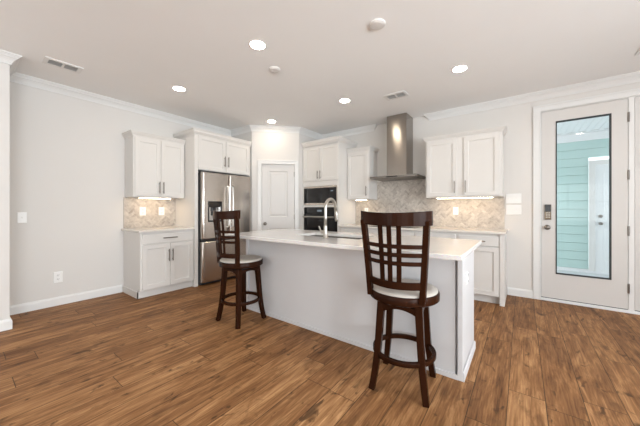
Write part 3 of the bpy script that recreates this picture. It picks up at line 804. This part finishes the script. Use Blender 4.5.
# ---- faucet
t = thing('faucet', 'brushed nickel gooseneck faucet standing on the island countertop', 'faucet', (-1.548, 2.175, .918))
MB().lathe([(.028, 0), (.028, .006), (.022, .012), (.019, .06), (.0175, .11), (.014, .13)], (0, 0, 0), 'Z', 20).build('base', M['chrome'], t, smooth=True)
R = .090; zt = .290
pts = [(0, 0, .12), (0, 0, .20), (0, 0, zt)]+[(0, R-R*math.cos(PI*i/14), zt+R*math.sin(PI*i/14)) for i in range(1, 14)]+[(0, 2*R+.004, zt-.02)]
MB().tube(pts, .0155, 14).build('spout', M['chrome'], t, smooth=True)
MB().tube([(0, 2*R+.004, zt-.015), (0, 2*R+.010, zt-.06), (0, 2*R+.016, zt-.11), (0, 2*R+.020, zt-.135)], [.0165, .018, .0185, .0165], 14).build('spray_head', M['chrome'], t, smooth=True)
hd = MB().tube([(-.014, 0, .055), (-.050, 0, .055)], .0165, 14); hd.tube([(-.050, 0, .055), (-.062, 0, .075), (-.078, -.004, .112)], [.010, .007, .006], 10)
smooth_angle(hd.build('lever_handle', M['chrome'], t))
outlet('white outlet on the right end panel of the island', (IX1-.0035, 2.29, .685), R90, wd=.054, hh=.085)

# ------------------------------------------------------------------ swivel counter stools
def make_stool(label, loc, rz, swivel=0.0):
    t = thing('counter_stool', label, 'stool', loc, rz, 'dark wood swivel stools at the island')
    wd = M['wood']
    # seat: dished round cushion on a turned wooden ring, swivel plate, square leg frame
    MB().lathe([(.10, .640), (.205, .641), (.219, .648), (.221, .656), (.212, .666), (.18, .671), (.10, .673), (.0005, .673)], seg=40).build('cushion', M['cushion'], t, smooth=True)
    smooth_angle(MB().lathe([(.19, .592), (.222, .594), (.230, .601), (.231, .642), (.226, .651), (.10, .652)], seg=48).build('seat_ring', wd, t))
    MB().lathe([(.11, .566), (.11, .593)], seg=28).build('swivel_plate', M['dark'], t)
    ap = MB(); q = .128
    for k in range(4):
        a = k*PI/2; ca, sa = round(math.cos(a)), round(math.sin(a)); rs = []
        for i in range(13):
            u = -q+2*q*i/12; zl = .505+.042*(1-(u/q)**2)
            ring = [(u, -q-.013, zl), (u, -q+.013, zl), (u, -q+.013, .567), (u, -q-.013, .567)]
            rs.append([(x*ca-y*sa, x*sa+y*ca, z) for x, y, z in ring])
        ap.rings(rs)
    ap.box(-q, q, -q, q, .555, .566)
    ap.build('apron', wd, t)
    for sx in (-1, 1):
        for sy in (-1, 1):
            pts = []; ws = []
            for i in range(13):
                u = i/12; z = .582*(1-u)
                r =   .120+.034*u+.018*max(0, (u-.45)/.55)**2
                pts.append((sx*r, sy*r, z)); ws.append(.047-.009*u)
            MB().bar(pts, ws, ws, side=(1, 0, 0)).build('leg', wd, t, bevel=.003)
    smooth_angle(MB().lathe([(.185, .214), (.207, .214), (.209, .218), (.209, .240), (.207, .244), (.185, .244), (.185, .214)], seg=48, cap0=False, cap1=False).build('footrest_ring', wd, t))
    # back: two splayed posts, a bowed top rail, three upright and three level slats, a lower rail
    y0, y1 = -.195, -.228
    zt, zb = 1.185, .618
    def back_y(z): u = (z-.62)/(zt-.62); return -.158-.012*u-.030*u*u
    def half(z): u = (z-.62)/(zt-.62); return .172+.040*u
    def bow(x, z): h_ = half(z); return -.040*(1-(x/h_)**2)
    for s_ in (-1, 1):
        pts = [(s_*half(z), back_y(z), z) for z in [zb+(1.13-zb)*i/10 for i in range(11)]]
        MB().bar(pts, .035, .040, side=(1, 0, 0)).build('back_post', wd, t, bevel=.004)
    def rail(z, hh, thick, ext, name, nseg=16, crest=0.0):
        rs = []
        L = half(z)+ext
        for i in range(nseg+1):
            x = -L+2*L*i/nseg; y = back_y(z)+bow(x, z)*(1 if abs(x) <= half(z) else .0)
            y = back_y(z)-.080*(1-(x/half(z))**2)
            zz = z+crest*(1-(x/L)**2)
            rs.append([(x, y-thick/2, zz-hh/2), (x, y+thick/2, zz-hh/2), (x, y+thick/2, z+hh/2+crest*(1-2*(x/L)**2)), (x, y-thick/2, z+hh/2+crest*(1-2*(x/L)**2))])
        return MB().rings(rs).build(name, wd, t, bevel=.003)
    rail(1.142, .082, .024, .026, 'top_rail', crest=-.006)
    rail(.728, .046, .020, -.008, 'lower_rail')
    for z in (.865, .918, .970): rail(z, .026, .012, -.006, 'level_slat')
    for x in (-.056, 0, .056):
        pts = []
        for i in range(11):
            z = .715+(1.11-.715)*i/10; xx = x*(half(z)/.19)
            pts.append((xx, back_y(z)+.004-.080*(1-(xx/half(z))**2), z))
        MB().bar(pts, .029, .012, side=(1, 0, 0)).build('upright_slat', wd, t, bevel=.002)
    for c in children(t):
        if c.name.split('.')[0] not in ('leg', 'apron', 'footrest_ring', 'swivel_plate'): c.rotation_euler = (0, 0, swivel)
    return t
make_stool('dark wood swivel stool in the foreground, nearest the right end of the island', (-.660, 1.862, 0), math.radians(7.5), math.radians(-7.5))
make_stool('dark wood swivel stool at the left end of the island, before the refrigerator', (-2.455, 1.868, 0), 0, math.radians(-4))

# ------------------------------------------------------------------ ceiling fittings
def downlight(loc, label):
    t = thing('recessed_light', label, 'ceiling light', loc, 0, 'recessed ceiling lights')
    smooth_angle(MB().lathe([(.067, -.001), (.068, -.005), (.078, -.004), (.084, -.001), (.084, 0)], seg=32, cap0=False, cap1=False).build('trim_ring', M['plastic'], t))
    MB().lathe([(.0675, -.002), (.0675, -.0055)], seg=32).build('diffuser', M['lamp'], t)
    return t
for x, y, lab in ((-1.99, 1.70, 'lit recessed light nearest the camera, between the two ceiling discs and the long vent'),
                  (-3.52, 1.72, 'lit recessed light at far left, above the left wall cabinet'),
                  (-3.53, 3.33, 'lit recessed light directly in front of the pantry'),
                  (-2.02, 3.31, 'lit recessed light in front of the narrow wall cabinet and hood'),
                  (.95, 3.30, 'added unseen recessed light by the exterior door, outside the right edge'),  # added out of view, continuing the ceiling grid, to light the door area
                  (.95, 1.70, 'added unseen recessed light in the walkway right of the island'),  # added out of view as well, to brighten the walkway floor
                  (-.55, 3.31, 'lit recessed light at right, in front of the right wall cabinet')):
    downlight((x, y, H), lab)
def disc(loc, label, r):
    t = thing('smoke_detector', label, 'detector', loc, 0, 'round white ceiling detectors')
    smooth_angle(MB().lathe([(r*.98, 0), (r, -.004), (r*.97, -.012), (r*.86, -.017), (r*.80, -.016)], seg=32, cap1=False).build('base', M['detector'], t))
    smooth_angle(MB().lathe([(r*.80, -.016), (r*.76, -.020), (r*.55, -.022), (.004, -.023)], seg=32, cap0=False).build('cover', M['detector'], t))
disc((-.968, 2.10, H), 'larger round white detector on the ceiling, nearest the camera', .068)
disc((-2.187, 2.105, H), 'smaller round white detector on the ceiling left of center', .062)
def vent(loc, rz, label, L, Wd):
    t = thing('ceiling_vent', label, 'vent', loc, rz, 'white ceiling vents')
    f = MB(); e = .036; a, b = L/2, Wd/2
    f.box(-a, a, -b, -b+e, -.008, 0).box(-a, a, b-e, b, -.008, 0).box(-a, -a+e, -b+e, b-e, -.008, 0).box(a-e, a, -b+e, b-e, -.008, 0).box(-.010, .010, -b+e, b-e, -.008, 0)
    f.build('frame', M['plastic'], t, bevel=.002)
    MB().box(-a+e, a-e, -b+e, b-e, -.002, 0).build('backing', M['duct'], t)
    for side in (-1, 1):
        n = int((Wd-2*e)/.016)
        sl = MB()
        for i in range(n):
            y = -b+e+.012+i*.016
            x0, x1 = (-a+e, -.010) if side < 0 else (.010, a-e)
            sl.quadbox([(x0, y-.004, -.0075), (x1, y-.004, -.0075), (x1, y-.002, -.0075), (x0, y-.002, -.0075), (x0, y+.003, -.002), (x1, y+.003, -.002), (x1, y+.005, -.002), (x0, y+.005, -.002)])
        sl.build('louver', M['duct' if False else 'grey_louver'], t)
M['grey_louver'] = mat('louver_grey', (0.60, 0.60, 0.59), .6)
vent((-3.945, .70, H), PI/2, 'rectangular white ceiling vent at left, near the left wall', .30, .19)
vent((-1.375, 3.58, H), 0, 'rectangular white ceiling vent in front of the range hood', .30, .19)
vent((1.055, 3.97, H), 0, 'white ceiling vent at the right edge, in front of the exterior door', .30, .19)
